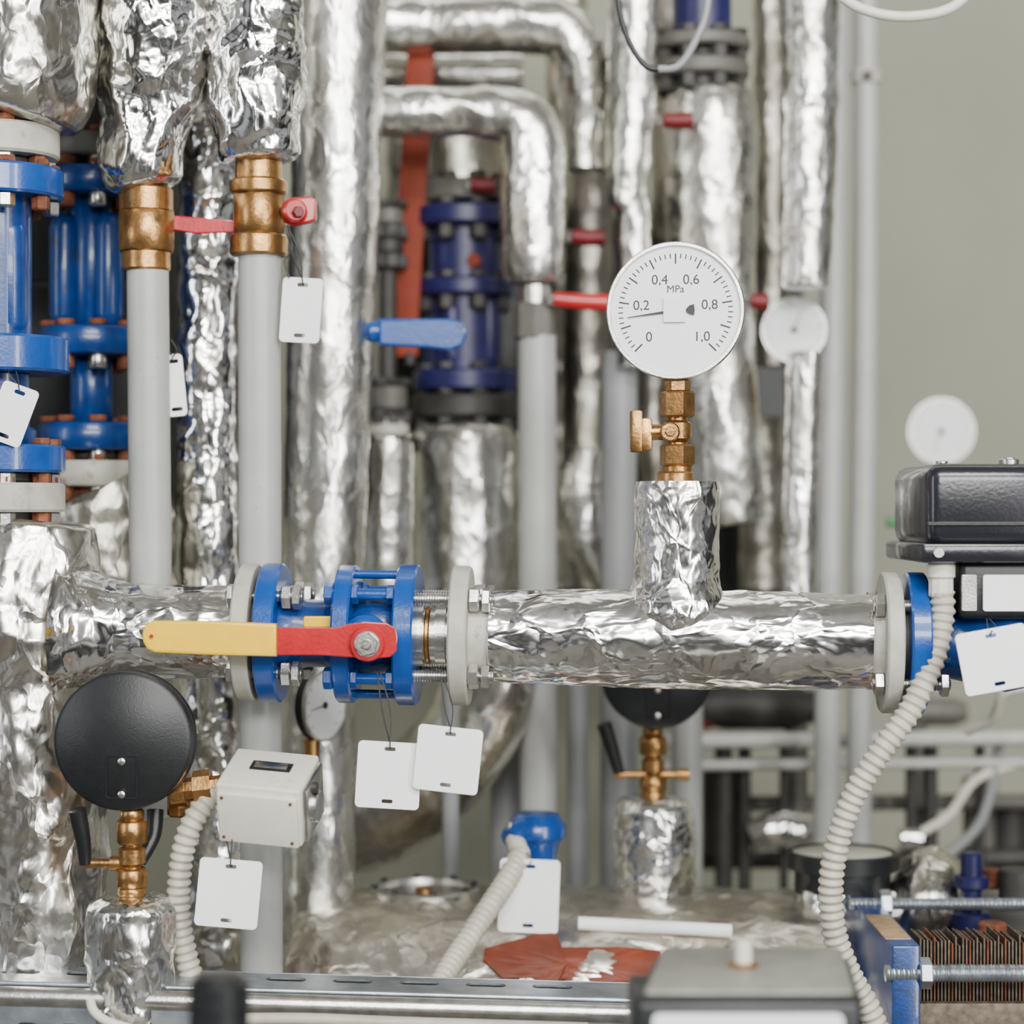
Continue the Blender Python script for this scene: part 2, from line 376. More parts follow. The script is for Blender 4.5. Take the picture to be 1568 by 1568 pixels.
conduit('flexible_conduit',[(797,1308,330),(778,1345,280),(745,1395,220),(708,1450,150),(668,1515,60),(640,1580,20)],16)

# ---------------------------------------------------------------- gauges
def gauge(name,c,r,f,ndl=-98,marks=True,back=False,stem=None):
    b=B(name); f=Vector(f).normalized(); c=Vector(c)
    dp=r*0.42
    o=c-f*dp
    if back: prof=[(0,0),(0,r*0.93),(r*0.05,r*0.99),(dp*0.8,r*0.99),(dp*0.8,r),(dp,r),(dp,r*0.94),(dp*0.95,r*0.93)]
    else: prof=[(0,0),(0,r*0.9),(r*0.05,r*0.96),(dp*0.8,r*0.96)]
    b.lathe(o,f,prof,BLACK,72)
    b.lathe(o,f,[(dp*0.72,r*0.96),(dp*0.72,r),(dp*0.96,r),(dp,r*0.985),(dp,r*0.945),(dp*0.9,r*0.935),(dp*0.86,r*0.93)],BLACK if back else STEEL,72)
    b.lathe(o,f,[(dp*0.86,0),(dp*0.86,r*0.94)],DIAL,72)
    M=FR(c-f*dp*0.14+f*0.0002,f)
    def bar(ang,r0,r1,w,z=0.0,mat=INK,w2=None):
        w2=w if w2 is None else w2
        a=math.radians(ang); dr=(math.sin(a),math.cos(a)); pr=(dr[1],-dr[0])
        lp=[(dr[0]*r0+pr[0]*w/2,dr[1]*r0+pr[1]*w/2),(dr[0]*r1+pr[0]*w2/2,dr[1]*r1+pr[1]*w2/2),(dr[0]*r1-pr[0]*w2/2,dr[1]*r1-pr[1]*w2/2),(dr[0]*r0-pr[0]*w/2,dr[1]*r0-pr[1]*w/2)]
        b.add([M@Vector((x,y,z)) for x,y in lp],[[0,1,2,3]],mat)
    if not back:
        for i in range(51):
            a=-135+270*i/50
            if marks: bar(a,r*(0.68 if i%5==0 else 0.76),r*0.83,r*(0.022 if i%5==0 else 0.016))
            elif i%5==0: bar(a,r*0.72,r*0.84,r*0.02)
        if marks:
            for i,t in enumerate(('0','0,2','0,4','0,6','0,8','1,0')):
                a=math.radians(-135+54*i)
                q=0.5 if i not in (0,5) else 0.54
                b.text(t,r*0.2,M@Matrix.Translation((math.sin(a)*r*q,math.cos(a)*r*q,0.0001)),INK)
            b.text('MPa',r*0.15,M@Matrix.Translation((0,r*0.31,0.0001)),INK)
            b.shape([rrect(r*0.32,r*0.36,r*0.01)],0.0012,M@Matrix.Translation((-r*0.01,r*0.01,r*0.04)),DIAL)
            b.shape([[(r*0.14,0),(r*0.2,r*0.07),(r*0.27,r*0.09),(r*0.28,0.0),(r*0.27,-r*0.07),(r*0.2,-r*0.05)]],0.0006,M@Matrix.Translation((0,0,r*0.03)),INK)
        else: b.disc(M@Vector((0,0,0)),f,r*0.1,r*0.04,BLACK)
        bar(ndl,0,r*0.7,r*0.04,r*0.03,w2=r*0.012)
    else:
        Mb=FR(o-f*0.0002,-f)
        b.shape([rrect(r*0.46,r*0.62,r*0.04,0,-r*0.5),rrect(r*0.42,r*0.58,r*0.03,0,-r*0.5)],0.0012,Mb,DGREY)
        for y in (-0.28,-0.75): b.disc(Mb@Vector((0,y*r,0)),-f,r*0.055,r*0.03,STEEL,seg=16)
    return b
def cock(b,cx,yt,yb,d,s=1.0):
    h=yb-yt; y=lambda t: yt+h*t
    b.vd(cx,d,y(0),y(.14),20*s,BRASS,6); b.vd(cx,d,y(.13),y(.4),27*s,BRASS,6,ph=.25)
    b.vl(cx,d,[(y(.38),15*s),(y(.43),15*s),(y(.46),22*s),(y(.62),22*s),(y(.66),15*s),(y(.7),15*s)],BRASS,24)
    b.vd(cx,d,y(.68),y(.9),27*s,BRASS,6,ph=.25); b.vd(cx,d,y(.89),y(1.0),23*s,BRASS,24)
b=gauge('pressure_gauge',P(1034,475,-42),R(106,-42),(-0.13,-1,0.02))
cock(b,1037,580,728,-16)
c=P(1024,662,-16); b.lathe(c,(-1,0,0),[(0,12*U),(30*U,12*U),(30*U,8*U),(45*U,8*U)],BRASS,20)
b.disc(c+Vector((0,-14*U,0)),(0,-1,0),15*U,14*U,BRASS); b.disc(c+Vector((0,-27*U,0)),(0,-1,0),8*U,5*U,BRASS,seg=6)
b.pbox(966,628,984,692,-34,2,BRASS,3); b.pbox(980,640,999,690,-28,-4,BRASS,4)
b.vd(1034,-16,722,745,28,BRASS)
b.done()
b=gauge('pressure_gauge',P(197,1131,-80),R(106,-80),(0.05,1,0.0),back=True)
cock(b,202,1238,1372,-100,0.95)
b.lathe(P(195,1322,-100),(-1,0,0),[(0,11*U),(25*U,11*U),(25*U,7*U),(68*U,7*U),(68*U,0)],BRASS,16)
b.tube([P(130,1322,-105),P(128,1290,-112),P(118,1240,-120)],[9*U,11*U,14*U],BLACK,seg=16,step=4*U)
b.tube([P(215,1320,-60),P(235,1280,-40),P(238,1240,-30)],[9*U,11*U,13*U],BLACK,seg=16,step=4*U)
b.vt([(202,1374,50,-100),(202,1390,66,-100),(200,1440,68,-100),(200,1620,68,-100)],FOILS,amp=2.4,fr=55,seg=120,step=3.5)
b.done(50)
b=gauge('pressure_gauge',P(1003,1030,560),R(84,560),(-0.05,1,0),back=True)
cock(b,1000,1113,1222,560,0.8)
b.lathe(P(1000,1186,560)+Vector((-70*U,0,0)),(1,0,0),[(0,0),(0,7*U),(115*U,7*U),(115*U,11*U),(135*U,11*U),(135*U,0)],BRASS,16)
b.tube([P(948,1182,550),P(938,1150,545),P(925,1108,540)],[10*U,12*U,14*U],BLACK,seg=16,step=4*U)
b.vt([(1000,1222,45,560),(1000,1236,58,560),(1002,1290,62,560),(1003,1375,60,560)],FOILS,amp=3.2,fr=60,seg=110,step=4)
b.done(50)
b=gauge('pressure_gauge',P(500,1080,330),R(56,330),(0.86,-0.5,0),marks=False)
b.vd(478,330,1130,1200,12,BRASS); b.done()
b=gauge('pressure_gauge',P(1216,505,880),R(50,880),(-0.1,-1,0),marks=False,ndl=20)
b.vd(1218,890,553,640,12,BRASS,6); b.vd(1218,890,575,605,18,BRASS,6); b.done()
b=gauge('pressure_gauge',P(1442,660,1300),R(51,1300),(-0.1,-1,0),marks=False,ndl=200)
b.vd(1444,1310,708,800,9,PVCD); b.done()

# ---------------------------------------------------------------- tags
def tag(cx,cy,w,h,rot,d,wire,name='blank_label_tag'):
    b=B(name); k=K(d)*U; M=FR(P(cx,cy,d),(random.uniform(-.1,.1),-1,random.uniform(0.0,.1)),rot=rot)
    out=rrect(w*k,h*k,7*k)
    s1=rrect(17*k,6*k,2.5*k,0,(h/2-11)*k); s2=rrect(17*k,6*k,2.5*k,0,(-h/2+11)*k)
    b.shape([out,s1,s2],2.2*U,M,WHITE,0.3*U)
    p=M@Vector((0,(h/2-11)*k,0)); q=P(*wire); mid=p.lerp(q,0.5)+Vector((8*U,-3*U,0))
    dx=Vector((4*U,0,0)); fy=Vector((0,-5*U,0))
    b.tube([p-fy*0.5,p+fy+Vector((0,0,6*U)),mid,q],1.1*U,COAL,seg=8,step=4*U)
    b.tube([p-fy*0.5,p-fy+Vector((0,0,6*U)),mid-dx*3,q-dx],1.1*U,COAL,seg=8,step=4*U)
    b.done()
tag(461,475,62,100,-0.06,120,(440,345,110))
tag(18,634,58,92,-0.35,-40,(5,540,-10))
tag(595,1187,98,102,-0.06,-110,(582,1030,-100))
tag(686,1163,100,100,-0.1,-125,(680,1040,-100))
tag(350,1368,96,104,-0.09,-125,(340,1200,-110))
tag(1524,1010,108,96,0.18,-200,(1515,948,-140))
tag(810,1372,92,112,-0.04,300,(800,1300,320))
tag(268,590,30,96,0.1,170,(262,520,160))

# ---------------------------------------------------------------- left upper group
def riser(name,cx,d,foilpts,brass,pvc):
    b=B(name); b.vt(foilpts,FOIL,amp=5.5,fr=78,seg=120,step=4)
    for kind,y0,y1,r in brass: b.vd(cx,d,y0,y1,r,BRASS,8 if kind=='h' else 32,ph=0.2)
    x0,y0,x1,y1,r=pvc
    b.tube([P(x0,y0,d),P(x1,y1,d)],R(r,d),PVC,seg=40,step=0.05,smooth=False); return b
dd=150
b=riser('insulated_riser_pipe',224,dd,[(225,-120,80,dd),(232,-20,84,dd),(240,70,84,dd),(226,150,74,dd),(218,230,66,dd),(222,275,58,dd),(224,288,44,dd)],
 [('c',288,326,41),('h',324,386,45),('c',384,415,37)],(226,410,234,1250,32))
b.done(44)
b=riser('insulated_riser_pipe',396,dd,[(395,-120,60,dd),(395,-20,64,dd),(392,70,72,dd),(394,150,73,dd),(396,225,66,dd),(397,246,52,dd)],
 [('c',246,278,36),('c',276,298,44),('h',296,362,41),('c',360,392,44)],(397,388,401,1640,32.5))
b.done(44)
b=B('valve_lever'); b.pshape([[(262,330),(300,333),(360,338),(360,356),(300,358),(262,352)]],310,345,dd+10,10,RED,2); b.done()
b=B('valve_lever'); b.disc(P(447,325,dd-30),(0.35,-1,0),R(18,dd),26*U,RED); b.disc(P(456,325,dd-55),(0.35,-1,0),R(9,dd),8*U,REDD,seg=6)
b.pshape([[(432,312),(445,303),(478,301),(485,308),(484,338),(474,342),(450,347),(434,340)]],458,325,dd-30,14,RED,4)
b.lathe(P(425,325,dd),(1,0,0),[(0,12*U),(22*U,12*U)],BRASS,16); b.done()
b=B('control_wire'); b.tube([P(440,345,120),P(447,380,118),P(436,400,118),P(443,425,118)],1.6*U,COAL,seg=8,step=4*U); b.done()
def vvalve(name,cx,d,parts,rods=(),nut=(RUST,STEEL)):
    b=B(name)
    for kind,y0,y1,r,m in parts:
        b.vd(cx,d,y0,y1,r,m,48,ch=4)
        if kind=='n':
            k=K(d)*U
            for i in range(8):
                a=0.35+math.pi/4*i; c=P(cx,y1,d)+Vector((math.cos(a),math.sin(a),0))*r*0.8*k
                b.disc(c,(0,0,-1),14*k,22*k,nut[0] if i%3 else nut[1],seg=6,ph=a)
                c=P(cx,y0,d)+Vector((math.cos(a),math.sin(a),0))*r*0.8*k
                b.disc(c,(0,0,1),14*k,10*k,nut[0],seg=6,ph=a)
    for y0,y1,R_,rr,n,m in rods:
        k=K(d)*U
        for i in range(n):
            a=-0.7+2*math.pi*i/n; c=P(cx,y0,d)+Vector((math.cos(a),math.sin(a),0))*R_*k
            b.lathe(c,(0,0,-1),[(0,0),(0,rr*.5*k),(8*k,rr*.8*k),(22*k,rr*k),((y1-y0-22)*k,rr*k),((y1-y0-8)*k,rr*.8*k),((y1-y0)*k,rr*.5*k),((y1-y0)*k,0)],m,24)
    return b
b=vvalve('flanged_check_valve',0,60,[('p',180,196,62,RUST),('n',197,244,90,CAST),('n',260,305,96,BLUE),('p',244,262,60,COAL),('p',300,520,48,BLUED),('p',518,572,105,BLUE),('p',570,660,45,BLUED),('n',682,724,99,BLUE),('p',655,684,55,BLUED),('p',722,740,60,COAL),('n',740,784,98,CAST),('p',780,800,60,COAL)],
  [(335,520,26,26,4,BLUED)]); b.done()
b=vvalve('flanged_check_valve',140,360,[('p',60,215,60,COAL),('n',212,246,75,CASTD),('n',262,302,78,BLUED),('p',300,505,30,BLUED),('n',503,546,80,BLUED),('p',545,650,32,BLUED),('n',648,690,80,BLUED),('p',688,705,50,COAL),('n',706,745,82,CAST),('p',742,770,55,RUST)],
  [(330,505,42,22,3,BLUED)]); b.vt([(160,755,84,360),(165,790,100,360),(170,1000,100,360)],FOILBD,amp=4,seg=80,step=7); b.done(60)
b=B('dark_gap_backing'); b.pbox(-250,60,262,790,640,1000,COAL,6); b.pbox(-240,80,250,430,634,646,BLACK,3); b.pbox(-240,440,250,780,634,646,BLACK,3); b.vd(240,630,420,470,6,STEEL); b.done()  # added dark box, its black stands in for shade behind the left valves
b=B('insulated_pipe'); b.vt([(20,-150,122,60),(22,0,124,60),(24,100,122,60),(22,165,112,60),(20,180,90,60)],FOILD,amp=4.5,fr=90,seg=130,step=5); b.done(60)
b=B('insulated_pipe'); b.vt([(335,-150,46,420),(325,200,46,420),(318,600,46,420),(322,900,46,420),(330,1500,45,420)],FOIL,amp=4,fr=70,seg=80,step=6); b.done(60)
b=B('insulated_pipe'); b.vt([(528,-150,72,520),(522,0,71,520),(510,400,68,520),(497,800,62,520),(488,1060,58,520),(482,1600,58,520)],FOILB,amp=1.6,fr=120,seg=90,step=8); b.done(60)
# ---------------------------------------------------------------- flow switch
b=B('flow_switch')
M=FR(P(412,1226,-110),(-0.2,-1,-0.42),(0.0,-0.42,1))
k=U
b.box(M@Matrix.Translation((-6*k,-6*k,-20*k)),(128*k,96*k,110*k),IVORY,5*U,3)
b.box(M@Matrix.Translation((-6*k,-10*k,38*k)),(122*k,84*k,10*k),IVORY,4*U,3)
b.box(M@Matrix.Translation((-2*k,43*k,-26*k)),(62*k,3*k,24*k),BLACK,1*U)
b.box(M@Matrix.Translation((-2*k,44.5*k,-26*k)),(50*k,2*k,16*k),STEEL,.5*U)
b.box(M@Matrix.Translation((60*k,-8*k,-22*k)),(10*k,86*k,90*k),STEEL,3*U)
b.disc(M@Vector((62*k,-10*k,-14*k)),M.to_3x3()@Vector((1,0,0)),24*k,12*k,STEEL)
b.disc(M@Vector((62*k,24*k,-10*k)),M.to_3x3()@Vector((1,0,0)),8*k,10*k,COAL)
for x,y in ((-58,-42),(46,-42),(-58,24),(46,24)): b.disc(M@Vector((x*k,y*k,42*k)),M.to_3x3()@Vector((0,0,1)),2.5*k,3*k,RUST,seg=12)
b.lathe(P(262,1212,-60),(1,0,0.12),[(0,0),(0,24*U),(22*U,24*U),(22*U,18*U),(36*U,18*U),(36*U,27*U),(62*U,27*U),(62*U,16*U),(90*U,16*U)],BRASS,8)
b.vd(276,-40,1190,1250,20,BRASS,8)
b.done()

# ---------------------------------------------------------------- background pipework
def fp(pts,mat=FOILB,amp=2.6,fr=90,seg=64,step=9,name='insulated_pipe'):
    b=B(name); b.vt(pts,mat,amp=amp,fr=fr,seg=seg,step=step); b.done(60)
def gp(pts,r,mat=PVC,name='grey_riser_pipe'):
    b=B(name); b.tube([P(x,y,d) for x,y,d in pts],[R(r,d) for x,y,d in pts],mat,seg=24,step=0.03); b.done(60)
fp([(560,172,36,760),(620,172,38,760),(720,172,38,760),(775,176,42,760),(808,200,48,760),(816,250,50,760),(815,330,50,760),(815,400,47,760),(815,432,40,760)],seg=80,step=6,amp=3)
fp([(560,42,40,940),(700,38,42,940),(820,38,44,940),(868,50,44,940),(892,95,40,940),(896,160,36,940),(895,260,34,940)],amp=3,seg=72,step=7)
fp([(540,110,26,1100),(760,112,30,1100),(800,112,28,1100)])
b=B('grey_riser_pipe'); b.vd(818,760,436,470,26,STEEL); b.vd(818,760,465,520,32,CASTD,8); b.tube([P(822,515,760),P(826,1640,760)],R(29,760),PVC,seg=28,step=.05,smooth=False); b.done()
fp([(975,-150,36,820),(970,60,38,820),(966,180,36,820),(962,300,30,820),(970,330,26,820),(975,560,28,820)],seg=72,step=7)
gp([(948,540,880),(947,900,880),(947,1500,880)],28,PVCD)
fp([(1088,140,62,900),(1088,200,72,900),(1090,400,66,900),(1100,600,58,900),(1110,730,60,900),(1120,800,52,900)],seg=80,step=8)
b=vvalve('background_gate_valve',1075,900,[('p',-60,60,45,PURP),('n',60,80,74,CASTD),('p',80,96,50,COAL),('n',98,122,72,CASTD),('p',120,145,50,COAL)],nut=(COAL,COAL)); b.done()
fp([(1242,-150,44,760),(1242,100,42,760),(1238,300,40,760),(1234,440,36,760)],seg=64,step=7)
fp([(1232,540,26,780),(1228,700,25,780),(1222,860,27,780),(1225,960,22,780)],seg=48,step=7)
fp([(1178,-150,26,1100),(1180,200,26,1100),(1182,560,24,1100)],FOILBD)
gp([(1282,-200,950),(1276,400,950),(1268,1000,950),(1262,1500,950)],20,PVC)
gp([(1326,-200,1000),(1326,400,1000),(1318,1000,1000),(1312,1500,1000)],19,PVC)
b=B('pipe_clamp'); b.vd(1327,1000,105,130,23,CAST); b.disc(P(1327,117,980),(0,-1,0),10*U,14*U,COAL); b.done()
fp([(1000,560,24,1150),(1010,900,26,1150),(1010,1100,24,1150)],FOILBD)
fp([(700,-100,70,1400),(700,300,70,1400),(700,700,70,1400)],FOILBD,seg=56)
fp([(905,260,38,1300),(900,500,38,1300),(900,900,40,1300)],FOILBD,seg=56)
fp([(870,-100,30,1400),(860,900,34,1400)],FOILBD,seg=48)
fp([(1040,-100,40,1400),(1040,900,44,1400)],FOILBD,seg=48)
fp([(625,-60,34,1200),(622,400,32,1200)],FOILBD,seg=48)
b=B('dark_gap_backing'); b.pbox(596,285,800,660,1180,1330,COAL,6); b.pbox(604,295,792,650,1174,1186,BLACK,3); b.done()  # added dark box, paints the shade around the gate valve
b=B('dark_gap_backing'); b.pbox(850,330,1230,1010,1480,1640,COAL,6); b.pbox(860,340,1040,1000,1474,1486,BLACK,3); b.pbox(1045,340,1220,1000,1474,1486,BLACK,3); b.done()  # added dark box, blackens the shaded gaps between rear pipes
b=vvalve('background_gate_valve',712,1000,[('n',280,312,70,CASTD),('n',320,350,78,PURP),('p',350,580,56,PURP),('n',430,456,74,PURP),('n',568,600,80,PURP),('n',606,640,82,COAL),('p',640,655,55,COAL)],[(352,430,40,18,4,PURP),(456,568,50,14,5,PURP)],nut=(COAL,COAL)); b.disc(P(726,400,940),(0,-1,0),14*U,20*U,ORANGE); b.done()
fp([(712,650,62,960),(712,672,80,960),(712,780,80,960),(712,960,78,960)],seg=80,step=8)
fp([(598,676,30,700),(596,700,36,700),(594,960,34,700)],seg=56,step=7)
b=vvalve('background_gate_valve',594,940,[('n',318,345,24,CASTD),('n',365,390,24,COAL),('n',590,628,30,CASTD),('n',638,668,32,CAST),('p',345,640,14,COAL)],nut=(COAL,COAL)); b.done()
b=B('red_oxide_bracket'); b.pbox(610,60,652,545,950,975,ORANGE,4,rot=0.06); b.pbox(600,522,640,546,940,980,ORANGE,3); b.vd(628,945,540,560,8,COAL); b.done()
b=B('valve_lever'); b.pshape([[(580,488),(690,488),(708,494),(716,512),(708,530),(690,537),(650,533),(600,530),(580,528)]],650,512,480,14,BLUE,5); b.disc(P(584,508,500),(-1,0,0),R(16,500),20*U,BLUE); b.done()
def rl(x0,y0,x1,y1,d,m=REDD): 
    b=B('valve_lever'); b.tube([P(x0,y0,d),P((x0+x1)/2,(y0+y1)/2+1,d),P(x1,y1,d)],[R(11,d),R(13,d),R(13,d)],m,seg=16,step=.01); b.disc(P(x0,y0,d),(-1,0,0),R(10,d),R(12,d),STEEL,seg=6); b.done()
rl(848,458,940,464,720,RED); rl(876,362,925,364,900); rl(1016,184,1060,184,780); rl(1150,460,1176,462,800); rl(722,282,758,284,900)
fp([(900,690,32,1000),(890,760,40,1000),(905,830,38,1000),(930,900,20,1000)])
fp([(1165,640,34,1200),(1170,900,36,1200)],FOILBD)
b=B('green_stopcock'); b.tube([P(1358,800,1100),P(1400,796,1100)],R(8,1100),GREEN,seg=12); b.vd(1412,1100,775,840,18,BLUE); b.done()
def cable(pts,r,mat,name='power_cable'):
    b=B(name); b.tube([P(*p) for p in pts],[R(r,p[2]) for p in pts],mat,seg=14,step=5*U); b.done(60)
cable([(940,-80,300),(948,10,300),(962,60,300),(985,98,300),(1008,106,300),(1035,98,300)],4.5,BLACK)
cable([(1008,106,300),(1040,100,300),(1065,62,300),(1082,15,300),(1090,-80,300)],6,PVCD)
cable([(1240,-60,-200),(1290,-4,-200),(1340,20,-200),(1400,25,-200),(1460,10,-200),(1510,-40,-200)],8,IVORY)
cable([(1480,1120,700),(1520,1100,650),(1540,1060,600),(1600,1050,600)],8,IVORY)
gp([(690,1000,640),(690,1600,640)],13,PVCD); gp([(884,1000,900),(884,1600,900)],16,PVCD); gp([(1052,1040,900),(1052,1600,900)],24,PVC)
gp([(775,1040,900),(775,1600,900)],24,PVCD)
b=B('insulated_pipe'); b.vt([(760,980,70,700),(735,1090,72,720),(680,1170,74,760),(610,1230,74,840),(540,1270,70,940)],FOILD,amp=4,fr=110,seg=90,step=8); b.done(60)
b=B('support_rail'); 
for y,r,d,m_ in ((1135,12,1100,RAILP),(1172,9,1150,RAILP),(1232,12,1300,CASTD),(1318,14,1350,COAL)):
    b.tube([P(1000,y,d),P(1700,y-6,d)],R(r,d),m_,seg=20,step=.1,smooth=False)
for x,r_ in ((1108,14),(1140,10),(1200,7),(1395,9),(1425,11),(1500,8)): b.vd(x,1180,1140,1560,r_,COAL)
b.done()
b=B('background_pump'); b.lathe(P(1070,1082,1300),(1,0,0),[(0,0),(0,R(26,1300)),(R(40,1300),R(36,1300)),(R(150,1300),R(36,1300)),(R(165,1300),R(26,1300)),(R(190,1300),R(26,1300)),(R(190,1300),0)],COAL,32)
b.vd(1105,1300,1170,1310,30,COAL); b.vd(1220,1300,1080,1330,18,CASTD); b.disc(P(1090,1105,1290),(-1,0,0),R(12,1290),R(16,1290),REDD); b.done()
b=B('background_pump'); b.lathe(P(1370,1090,1400),(1,0,0),[(0,0),(0,R(14,1400)),(R(30,1400),R(22,1400)),(R(90,1400),R(22,1400)),(R(110,1400),R(14,1400)),(R(110,1400),0)],CASTD,32)
b.vd(1405,1400,1100,1330,14,CASTD); b.vd(1500,1400,1190,1340,26,CASTD); b.vd(1545,1400,1230,1340,30,COAL); b.done()
fp([(1150,1282,24,1150),(1200,1270,30,1150),(1240,1280,24,1150)],FOIL)
fp([(1380,1285,16,1150),(1410,1283,16,1150)],FOIL)
cable([(1380,1290,1150),(1450,1250,1150),(1500,1190,1150),(1600,1160,1150)],7,IVORY,'hose')
cable([(1420,1330,1150),(1500,1260,1150),(1530,1140,1150)],8,PVCD,'hose')

# ---------------------------------------------------------------- insulated tank below
def W(x,h,d): return Vector((x*U,d*U,CZ-h*U))
b=B('insulated_tank')
b.tube([W(-385,985,500),W(-350,985,500),W(-150,982,500),W(150,985,500),W(450,985,500),W(540,990,500),W(570,995,500)],[255*U,292*U,300*U,302*U,300*U,292*U,250*U],FOILT,seg=260,step=8*U,amp=6,fr=130,sq=3.2)
for x in (-250,400):
    b.box(Matrix.Translation(W(x,1870,500)),(60*U,400*U,1256*U),COAL,4*U)
b.done(60)
H0=678
kx=H0/(1364-784); dx=(kx-1)*D; xx=(650-784)*kx
b=B('inspection_hatch'); b.lathe(W(xx,700,dx),(0,0,1),[(0,98*U),(26*U,98*U),(30*U,94*U),(30*U,84*U),(20*U,82*U),(20*U,0)],STEEL,64)
b.disc(W(xx,680,dx),(0,0,1),16*U,8*U,BRASS)
for i in range(8):
    a=i*math.pi/4+.2; b.disc(W(xx+90*math.cos(a),670,dx+90*math.sin(a)),(0,0,1),6*U,6*U,COAL,seg=6)
b.done()
b=B('capped_pipe_end'); b.lathe(W(582,668,480),(0,0,1),[(0,0),(0,84*U),(40*U,84*U),(42*U,98*U),(70*U,98*U),(72*U,90*U),(64*U,88*U)],BLACK,64); b.disc(W(582,606,480),(0,0,1),89*U,6*U,IVORY,seg=64)
b.tube([W(582,1100,480),W(582,660,480)],84*U,FOIL,seg=64,step=9*U,amp=4); b.done(60)
fp([(1395,1450,44,450),(1415,1390,56,450),(1430,1345,52,500),(1450,1312,28,520)],FOILD,amp=6)
b=B('brown_tape_patch')
patch=[(742,1452),(800,1436),(850,1418),(853,1450),(960,1450),(1012,1456),(1014,1492),(985,1508),(910,1504),(860,1500),(845,1520),(815,1497),(770,1498),(740,1470)]
def surf(px,py):
    ray=(P(px,py,0)-Vector((0,-D*U,CZ))); o=Vector((0,-D*U,CZ))
    t=0.7
    while t<2:
        p=o+ray*t; y=p.y/U-500; z=(CZ-p.z)/U-985
        if abs(y)**3.2+abs(z)**3.2<309**3.2: return p
        t+=0.001
    return o+ray
vs=[];fs=[]
cx=sum(p[0] for p in patch)/len(patch); cy=sum(p[1] for p in patch)/len(patch)
dense=[]
for i in range(len(patch)):
    a=patch[i]; c2=patch[(i+1)%len(patch)]
    for j in range(6): dense.append((a[0]+(c2[0]-a[0])*j/6,a[1]+(c2[1]-a[1])*j/6))
m=len(dense)
for q in range(1,9):
    for x_,y_ in dense: vs.append(surf(cx+(x_-cx)*q/8,cy+(y_-cy)*q/8))
vs.append(surf(cx,cy)); ce=len(vs)-1
for j in range(m): fs.append([ce,j,(j+1)%m])
for q in range(7):
    for j in range(m): fs.append([q*m+j,q*m+(j+1)%m,(q+1)*m+(j+1)%m,(q+1)*m+j])
b.add(vs,fs,TAPE); b.done(80)
b=B('white_plastic_rod'); b.tube([surf(886,1420)+Vector((0,-4*U,8*U)),surf(1120,1432)+Vector((0,-4*U,8*U))],11*U,WHITE,seg=14,step=.05,smooth=False); b.done()
b=B('temperature_sensor'); ds=400
b.vl(822,ds,[(1243,22),(1246,34),(1256,40),(1262,44),(1280,44),(1284,40),(1290,34),(1310,30),(1322,26)],BLUE,40)
b.vd(822,ds,1318,1460,20,BLUE)
b.tube([P(822,1275,ds),P(800,1272,ds-20),P(784,1288,ds-40)],[R(26,ds),R(24,ds),R(20,ds)],BLUE,seg=24,step=6*U)
b.tube([P(788,1285,ds-40),P(797,1308,330)],[R(14,ds),R(15,ds)],IVORY,seg=20,step=6*U)
b.vd(780,ds-40,1258,1276,6,STEEL,12); b.done()

# ---------------------------------------------------------------- plate heat exchanger (bottom right)
b=B('plate_heat_exchanger')
b.box(Matrix.Translation(W(600,900,220)),(44*U,480*U,480*U),BLUED,4*U)
b.box(Matrix.Translation(W(596,659,120)),(40*U,190*U,3*U),TAN,1*U)
for i in range(80):
    b.box(Matrix.Translation(W(628+i*5.5,886-(i%3)*3-random.uniform(0,6),80)),(2.4*U,80*U,(426+(i%2)*10)*U),COMB if i%5 else RUST,0)
for h,d_,r in ((662,330,10),(704,-10,13)):
    b.tube([W(570,h,d_),W(1100,h,d_)],r*U,GALV,seg=20,step=1.5*U,pitch=5*U,ridge=0.07,smooth=False)
    b.hexn(W(620,h,d_),(1,0,0),24*U,20*U,GALV)
b.box(Matrix.Translation(W(850,820,20)),(520*U,20*U,130*U),COMB,2*U)
b.done()
b=B('blue_stud_valve'); b.vd(1487,400,1305,1500,16,PURP); b.vd(1487,400,1340,1360,26,PURP); b.vd(1487,400,1395,1440,30,PURP); b.vd(1520,300,1412,1450,22,RUST,12); b.vd(1560,380,1330,1380,30,COAL); b.vd(1520,420,1330,1360,16,RUST); b.done()
b=B('machine_base_beam'); b.pbox(1400,1395,1720,1500,520,700,COAL,4); b.pbox(1440,1360,1700,1398,560,700,CASTD,4); b.done()

# ---------------------------------------------------------------- front strut channel
b=B('slotted_strut_channel')
L0,L1=-900*U,260*U
cz=CZ-735*U; th=3*U
Rm=Matrix.Translation((0,0,cz))@Matrix.Rotation(0.028,4,'Y')
def slots(y,w,h,p,ofs=0): return [rrect(w*U,h*U,h*0.45*U,L0+(60+ofs+i*p)*U,y*U) for i in range(int(1050/p))]
Mt=Rm@Matrix.Translation((0,-75*U,22*U))
b.shape([[(L0,-55*U),(L1,-55*U),(L1,55*U),(L0,55*U)]]+slots(14,60,24,100),th,Mt,GALV)
Mf=Rm@Matrix.Translation((0,-152*U,-56*U))@Matrix.Rotation(math.pi/2,4,'X')
b.shape([[(L0,-60*U),(L1,-60*U),(L1,60*U),(L0,60*U)]]+slots(16,34,22,62,10),th,Mf,GALV)
b.tube([Rm@Vector((L0,-145*U,6*U)),Rm@Vector((L1,-145*U,6*U))],15*U,STEEL,seg=24,step=.1,smooth=False)
b.tube([Rm@Vector((L0,-130*U,22*U)),Rm@Vector((L1,-130*U,22*U))],4*U,GALV,seg=12,step=.1,smooth=False)
b.box(Rm@Matrix.Translation(((L0+L1)/2,-20*U,-46*U)),(L1-L0,4*U,140*U),GALV,1*U)
b.done()
cable([(138,1530,-180),(145,1550,-185),(175,1568,-190),(260,1590,-190)],7,IVORY)
